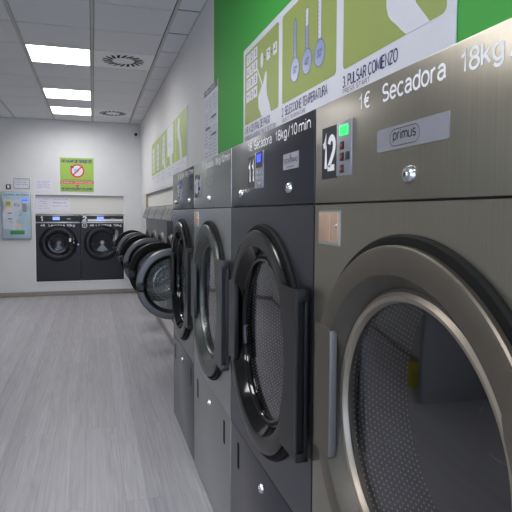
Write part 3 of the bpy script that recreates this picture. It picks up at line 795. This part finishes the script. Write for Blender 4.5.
# ------------------------------------------------------------------ posters and notices, all built as front views (x right, z up)
def P(pts, m, name, parent, y):
    return obj(name, poly(bmesh.new(), pts, y, y+.0006), m, parent)
# big three step poster: x = 2.911 - world y
t = empty('instruction_sign', (XW-.0015, 2.911, 0), RW, 'large three panel lime green instruction poster above the nearest dryers', 'poster')
obj('poster_sheet', B(.03, 1.842, -.003, 0, 1.655, 2.268), M['laminate'], t)
z0, z1 = 1.862, 2.238
pan = [(.062, .612), (.662, 1.208), (1.262, 1.808)]
for i, (a, b_) in enumerate(pan):
    P(rrect(a, b_, z0, z1, .018), M['lime'], 'printed_panel', t, -.0037)
# step one: keypad, hand and small symbols
bm = bmesh.new()
for r in range(4):
    for c in range(3):
        x = .092+c*.068; z = 2.170-r*.0645
        poly(bm, rrect(x, x+.060, z, z+.054, .003, 2), -.0043, -.0037)
k = obj('keypad_drawing', bm, M['laminate'], t)
text('keypad_digits', [(s_, .092+(n % 3)*.068+.022, 2.170-(n//3)*.0645+.012, .030, .018) for n, s_ in enumerate('123456789*0#')], M['navy'], k, -.0049, .02)
hand = [(.280, 2.112), (.292, 2.112), (.352, 2.045), (.385, 2.010), (.410, 2.045), (.425, 2.062), (.440, 2.062), (.446, 2.045), (.442, 2.000), (.450, 1.950), (.485, 1.905), (.510, z0-.001), (.370, z0-.001), (.345, 1.885), (.315, 1.915), (.308, 1.965), (.345, 1.995), (.368, 2.010)]
P(hand, M['laminate'], 'pointing_hand_drawing', t, -.0049)
for nm, pts in (('coin_drawing', disc(.365, 2.133, .022, .036)), ('card_drawing', rrect(.440, .492, 2.110, 2.162, .004, 2)), ('key_drawing', rrect(.537, .590, 2.108, 2.160, .004, 2))):
    P(pts, M['laminate'], nm, t, -.0043)
bm = bmesh.new()
ribbon(bm, [(.455, 2.148), (.478, 2.148), (.478, 2.125)], .006, -.0050)
ribbon(bm, [(.575, 2.150), (.575, 2.130), (.548, 2.130)], .006, -.0050)
ribbon(bm, [(.398, 2.135), (.424, 2.135)], .006, -.0050)
ribbon(bm, [(.503, 2.133), (.526, 2.133)], .006, -.0050)
obj('symbol_lines', bm, M['navy'], t)
# step two: three thermometers
for i, (x, zb, fill) in enumerate(((.818, 1.974, 1.), (.946, 1.974, .64), (1.068, 1.972, .14))):
    zt = zb+.195
    th = P(disc(x, zb, .047, .047), M['lilac'], 'thermometer_drawing', t, -.0043)
    zf = zb+.03+(zt-zb-.03)*fill
    P([(x-.015, zb+.03), (x-.015, zf), (x+.015, zf), (x+.015, zb+.03)], M['lilac'], 'thermometer_fill', th, -.0044)
    if fill < 1: P([(x-.015, zf), (x-.015, zt), (x, zt+.010), (x+.015, zt), (x+.015, zf)], M['laminate'], 'thermometer_tube', th, -.0043)
    bm = bmesh.new()
    ribbon(bm, disc(x, zb, .048)+[disc(x, zb, .048)[0]], .003, -.0048)
    ribbon(bm, [(x-.0155, zb+.045), (x-.0155, zt), (x, zt+.011), (x+.0155, zt), (x+.0155, zb+.045)], .003, -.00485)
    for q in range(9): ribbon(bm, [(x-.015, zb+.055+q*.016), (x-.006, zb+.055+q*.016)], .002, -.0049)
    obj('thermometer_outline', bm, M['lilacd'], th)
    text('thermometer_value', [(('60°', '40°', '30°')[i], x-.022, zb-.013, .026, .044)], M['lilacd'], th, -.005)
# step three: finger with rounded tip pressing down
f3 = [(1.640, z0-.001), (1.615, 1.880), (1.590, 1.902), (1.560, 1.925), (1.545, 1.942), (1.535, 1.970), (1.538, 2.03), (1.555, 2.10), (1.575, z1+.001), (1.68, z1+.001), (1.67, 2.03), (1.680, 1.930), (1.742, z0), (1.744, z0-.001)]
P(f3, M['laminate'], 'finger_drawing', t, -.0043)
text('step_lettering', [('1. IR A CENTRAL DE PAGO', .062, 1.815, .033, .43), ('2. SELECCIONE TEMPERATURA', .661, 1.811, .034, .478), ('3. PULSAR COMIENZO', 1.262, 1.805, .034, .335)], M['navy'], t, -.0036, .012, split=True)
text('small_lettering', [('INTRODUZCA MONEDAS Y PULSE SELECCION', .062, 1.778, .022, .52), ('SELECT TEMPERATURE', .665, 1.785, .014, .27), ('PRESS START', 1.264, 1.784, .014, .18)], M['ink'], t, -.0036, .012, split=True)

# price list notice between white and green wall
t = empty('price_sign', (XW, 3.975, 0), RW, 'tall printed notice with dark header, hanging where the white wall turns green', 'notice')
obj('notice_sheet', B(0, .440, -.003, 0, 1.72, 2.275), M['paper'], t)
obj('notice_header', B(.0, .44, -.0040, -.0028, 2.232, 2.275), M['ink'], t)
rows_ = []
for c in range(3):
    for r in range(20):
        if random.random() < .12: continue
        rows_.append((random.choice(['LAVADO', 'SECADO 10', 'PRECIO', 'MIN 30', 'TEMP 60', 'PROGRAMA']), .025+c*.14, 2.190-r*.0235, .012, .11))
text('notice_lettering', rows_, M['ink'], t, -.0036, .012)
bm = bmesh.new()
for x, z in ((.25, 2.045), (.05, 1.985), (.25, 1.925)): bx(bm, x, x+.15, -.0042, -.0028, z, z+.016)
obj('notice_bars', bm, M['ink'], t)
text('notice_title', [('NORMAS DE USO', .06, 2.243, .020, .30)], M['white'], t, -.0046)

# far five panel poster
t = empty('instruction_sign', (XW-.0015, 7.72, 0), RW, 'long lime green five panel poster above the open washers', 'poster')
obj('poster_sheet', B(0, 3.0, -.003, 0, 1.70, 2.335), M['laminate'], t)
wd = [.50, .50, .52, .68, .68]; x = .02
for i, w_ in enumerate(wd):
    P([(x, 1.895), (x+w_, 1.895), (x+w_, 2.325), (x, 2.325)], M['lime3'], 'printed_panel', t, -.0037)
    if i in (0, 1):
        P(rrect(x+.14, x+.36, 1.93, 2.25, .03), M['laminate'], 'bottle_drawing', t, -.0043)
        text('panel_lines', [(('DETERGENTE', 'ABRIR PUERTA')[i], x+.155, 2.16-.07*k, .03, .19) for k in range(4)], M['inkl'], t, -.0049)
    elif i == 2:
        P([(x+.12, 1.93), (x+.22, 2.27), (x+.36, 2.30), (x+.40, 2.02), (x+.48, 1.90), (x+.34, 1.90), (x+.26, 1.97)], M['laminate'], 'machine_drawing', t, -.0043)
        text('panel_lines', [('CARGAR', x+.20, 2.20-.06*k, .028, .16) for k in range(4)], M['inkl'], t, -.0049)
    elif i == 3:
        P(rrect(x+.09, x+.53, 2.00, 2.31, .01), M['laminate'], 'page_drawing', t, -.0043)
        P([(x+.32, 1.897), (x+.28, 2.00), (x+.42, 2.00), (x+.46, 1.897)], M['laminate'], 'hand_drawing', t, -.0043)
        text('panel_lines', [('SELECCIONE EL PROGRAMA', x+.12, 2.27-.04*k, .016, .36) for k in range(3)]+[('PAGO', x+.18, 2.09, .05, .22)], M['inkl'], t, -.0049)
    else:
        P([(x+.12, 2.20), (x+.20, 2.30), (x+.27, 2.28), (x+.26, 2.18), (x+.34, 2.08), (x+.42, 1.897), (x+.30, 1.897), (x+.24, 2.05), (x+.15, 2.12)], M['laminate'], 'finger_drawing', t, -.0043)
    x += w_+.02
text('step_lettering', [('1. DETERGENTE', .03, 1.845, .026, .44), ('2. CARGAR LA ROPA', .55, 1.845, .026, .44), ('3. CERRAR', 1.08, 1.845, .026, .40), ('4. CENTRAL DE PAGO', 1.62, 1.845, .026, .60), ('5. PULSAR', 2.34, 1.845, .026, .46)]
     + [('SELECCIONE EL PROGRAMA Y PULSE', .55+.53*k, 1.81-.03*r, .016, .42) for k in range(4) for r in range(2)], M['inkl'], t, -.0036, .01)

# back wall: green detergent poster, local x = world x + .515
t = empty('warning_poster', (-.512, YB, 0), 0, 'square lime green no detergent poster with red crossed circle on the back wall', 'poster')
obj('poster_sheet', B(0, .532, -.003, 0, 1.735, 2.296), M['lime2'], t)
text('heading_lettering', [('NO USAR DETERGENTE', .025, 2.218, .044, .48)], M['navy'], t, -.0036, .05)
sy = P(disc(.272, 2.082, .092), M['laminate'], 'symbol_ground', t, -.0036)
P(disc(.255, 2.085, .045, .035), M['sky'], 'foam_drawing', sy, -.0042)
P(rrect(.165, .215, 2.125, 2.165, .004, 2), M['navy'], 'cap_drawing', sy, -.0042)
bm = annulus(bmesh.new(), .272, 2.082, .088, .112, -.0050, -.0042, 48)
stroke(bm, [(.202, 2.012), (.342, 2.152)], .024, -.0048, -.0042)
obj('prohibition_ring', bm, M['red'], sy)
obj('red_band', B(0, .532, -.0038, -.0028, 1.866, 1.908), M['redb'], t)
text('band_lettering', [('DETERGENTE Y SUAVIZANTE INCLUIDOS', .02, 1.878, .018, .49)], M['white'], t, -.0044)
text('small_lettering', [('LA MAQUINA DOSIFICA AUTOMATICAMENTE EL JABON', .03, 1.925, .012, .47), ('THE SOAP IS INCLUDED IN THE MACHINE', .02, 1.770, .030, .49), ('GRACIAS POR SU COLABORACION', .03, 1.748, .011, .47)], M['navy'], t, -.0036, .04, split=True)
bm = bmesh.new(); poly(bm, [(.272, 1.806), (.302, 1.835), (.295, 1.848), (.28, 1.848), (.272, 1.840), (.264, 1.848), (.249, 1.848), (.242, 1.835)], -.0042, -.0028)
obj('heart_mark', bm, M['redb'], t)

# payment terminal
t = empty('payment_terminal', (-1.405, YB, 0), 0, 'pale blue wall mounted payment terminal with small display and green strip', 'payment terminal')
obj('terminal_case', B(0, .442, -.04, 0, .955, 1.722, bev=.006), M['tside'], t)
f = obj('printed_front', B(.008, .434, -.043, -.039, .963, 1.714, bev=.001), M['teal'], t)
text('heading_lettering', [('CENTRAL DE PAGOS', .03, 1.660, .022, .38)], M['navy'], f, -.0436, .04)
obj('display', B(.305, .39, -.046, -.042, 1.568, 1.598), M['blue_lcd'], t)
obj('card_frame', B(.055, .150, -.047, -.042, 1.475, 1.575, bev=.002), M['yellow'], t)
obj('card_window', B(.072, .132, -.049, -.0465, 1.500, 1.555), M['tside'], t)
obj('peach_label', B(.065, .150, -.0445, -.042, 1.425, 1.468), M['peach'], t)
bm = bmesh.new()
poly(bm, [(.02, 1.63), (.10, 1.60), (.17, 1.58), (.29, 1.61), (.30, 1.45), (.25, 1.40), (.28, 1.33), (.22, 1.26), (.20, 1.10), (.03, 1.12), (.015, 1.35), (.05, 1.47)], -.0436, -.0428)
obj('pale_map_print', bm, M['pale'], f)
kp = obj('keypad', B(.315, .375, -.048, -.042, 1.395, 1.525, bev=.002), M['keypad'], t)
bm = bmesh.new()
for r in range(4):
    for c in range(3): bx(bm, .321+c*.017, .334+c*.017, -.051, -.0475, 1.405+r*.029, 1.425+r*.029, bev=.001)
obj('keypad_keys', bm, M['sticker'], kp)
for z in (1.375, 1.282): obj('card_slot', B(.09, .155, -.047, -.042, z-.006, z+.006, bev=.001), M['black'], t)
bm = bmesh.new()
annulus(bm, .225, 1.51, .016, .022, -.0446, -.0436, 24); stroke(bm, [(.20, 1.54), (.19, 1.50), (.205, 1.49)], .008, -.0446, -.0436)
stroke(bm, [(.26, 1.53), (.265, 1.50), (.245, 1.48)], .009, -.0446, -.0436)
stroke(bm, [(.25, 1.32), (.275, 1.345), (.30, 1.35)], .008, -.0446, -.0436); stroke(bm, [(.12, 1.25), (.15, 1.215)], .008, -.0446, -.0436)
obj('coin_drawings', bm, M['ink'], f)
bm = bmesh.new(); stroke(bm, [(.20, 1.15), (.24, 1.21), (.27, 1.16), (.29, 1.12)], .03, -.0446, -.0436)
obj('hand_drawing', bm, M['peach'], f)
obj('blue_button', lathe(bmesh.new(), [(0, -.050), (.012, -.049), (.015, -.043)], .345, 1.352, 20), M['sky'], t)
obj('green_strip', B(.125, .34, -.047, -.042, 1.030, 1.095, bev=.002), M['greenp'], t)

# papers
def paper(x0, x1, z0, z1, label, lines, y=YB, frame=None, size=.012, name='wall_notice'):
    t = empty(name, (x0, y, 0), 0, label, 'notice')
    obj('sheet', B(0, x1-x0, -.002, 0, z0, z1), M['paper'], t)
    if frame:
        bm = bmesh.new(); W_ = x1-x0
        for a in ((0, W_, z0, z0+.007), (0, W_, z1-.007, z1), (0, .007, z0, z1), (W_-.007, W_, z0, z1)): bx(bm, a[0], a[1], -.006, -.001, a[2], a[3])
        obj('dark_frame', bm, frame, t)
    n = len(lines)
    text('notice_lettering', [(s, (x1-x0)*.10, z1-(z1-z0)*(.22+.68*k/max(1, n)), size, (x1-x0)*(.8 if k % 2 == 0 else .7)) for k, s in enumerate(lines)], M['ink'], t, -.0026, .01)
    return t
paper(-1.222, -.985, 1.775, 1.937, 'small white notice in a thin dark frame above the payment terminal', ['HORARIO', 'DE 8:00 A 22:00', 'TODOS LOS DIAS'], frame=M['ink'], size=.018)
paper(-.905, -.632, 1.742, 1.940, 'plain white paper notice left of the green poster', ['INSTRUCCIONES DE USO', 'ABRA LA PUERTA', 'CARGUE LA ROPA', 'CIERRE LA PUERTA', 'PAGUE EN LA CENTRAL'], size=.012)
paper(-.893, -.680, 1.385, 1.662, 'upright printed sheet at the left end of the panel above washer 1', ['AVISO', 'NO SOBRECARGAR', 'LA LAVADORA', 'MAXIMO 10 KG', 'DE ROPA SECA'], y=YB+.045, size=.012)
paper(-.672, -.362, 1.415, 1.642, 'wide printed sheet over washer 1, right of the upright sheet', ['IMPORTANTE', 'COMPRUEBE QUE EL TAMBOR', 'ESTE VACIO'], y=YB+.045, size=.014)
t = empty('wall_plate', (-1.339, YB, 0), 0, 'small dark square plate with pale centre above the left corner of the payment terminal', 'plate')
obj('dark_plate', B(0, .074, -.008, 0, 1.760, 1.838, bev=.002), M['char'], t)
obj('pale_centre', B(.022, .052, -.012, -.007, 1.778, 1.822, bev=.002), M['whitep'], t)

# security camera
t = empty('security_camera', (.715, YB-.0, 2.72), 0, 'tiny black and white camera high in the far right corner', 'camera')
obj('mount', lathe(bmesh.new(), [(0, -.012), (.035, -.012), (.038, -.006), (.038, 0)], 0, .012, 28), M['whitep'], t)
bm = bmesh.new(); lathe(bm, [(0, -.085), (.02, -.085), (.026, -.078), (.026, -.03), (.015, -.012), (0, -.0119)], 0, .0, 28)
obj('camera_body', bm, M['black'], t)
obj('lens', lathe(bmesh.new(), [(0, -.088), (.012, -.088), (.014, -.0849)], 0, 0, 20), M['gloss'], t)

# bucket that shows only in the dryer glass
t = empty('yellow_bucket', (-1.78, 4.16, 0), 0, 'yellow plastic bucket behind the partition, seen mirrored in the nearest dryer glass', 'bucket')
bm = bmesh.new(); n = 40
prof = [(0, .004), (.085, .004), (.088, 0), (.118, .24), (.124, .245), (.124, .25), (.112, .25), (.084, .01), (0, .01)]
rings = [[bm.verts.new((r*math.cos(2*PI*i/n), r*math.sin(2*PI*i/n), z)) for i in range(n)] if r else [bm.verts.new((0, 0, z))] for r, z in prof]
for a, b_ in zip(rings, rings[1:]):
    for i in range(n):
        j = (i+1) % n
        if len(a) == 1: bm.faces.new([a[0], b_[i], b_[j]])
        elif len(b_) == 1: bm.faces.new([a[i], a[j], b_[0]])
        else: bm.faces.new([a[i], a[j], b_[j], b_[i]])
obj('bucket_body', bm, M['yplastic'], t)
bm = bmesh.new()
for k in range(12):
    a0, a1 = PI*k/12, PI*(k+1)/12
    p, q = Vector((.124*math.cos(a0), .10*math.sin(a0), .235+.03*math.sin(a0))), Vector((.124*math.cos(a1), .10*math.sin(a1), .235+.03*math.sin(a1)))
    d = (q-p); mt = Matrix.Translation((p+q)/2) @ d.to_track_quat('Z', 'Y').to_matrix().to_4x4()
    bmesh.ops.create_cone(bm, segments=8, radius1=.003, radius2=.003, depth=d.length*1.05, matrix=mt, cap_ends=True)
obj('bucket_handle', bm, M['chrome'], t)

# ------------------------------------------------------------------ light
w = bpy.data.worlds.new('world'); bpy.context.scene.world = w; w.use_nodes = True
bg = w.node_tree.nodes['Background']; bg.inputs[0].default_value = (.74, .82, 1., 1); bg.inputs[1].default_value = 2.6

# ------------------------------------------------------------------ camera
cam = bpy.data.cameras.new('camera'); co = bpy.data.objects.new('camera', cam); C.objects.link(co)
yaw, pitch, roll = math.radians(16.8), math.radians(-3.0), math.radians(.25)
f = Vector((math.sin(yaw)*math.cos(pitch), math.cos(yaw)*math.cos(pitch), math.sin(pitch)))
r = Vector((math.cos(yaw), -math.sin(yaw), 0)); u = r.cross(f)
r2 = r*math.cos(roll)+u*math.sin(roll); u2 = -r*math.sin(roll)+u*math.cos(roll)
m3 = Matrix((r2, u2, -f)).transposed()
co.matrix_world = Matrix.Translation((0, 0, 1.39)) @ m3.to_4x4()
cam.sensor_width = 36; cam.lens = 540/512*36; cam.shift_y = -14.5/512; cam.clip_start = .02
bpy.context.scene.camera = co
vs = bpy.context.scene.view_settings
vs.view_transform = 'Standard'; vs.look = 'None'; vs.gamma = 1; vs.use_curve_mapping = False; vs.exposure = .85
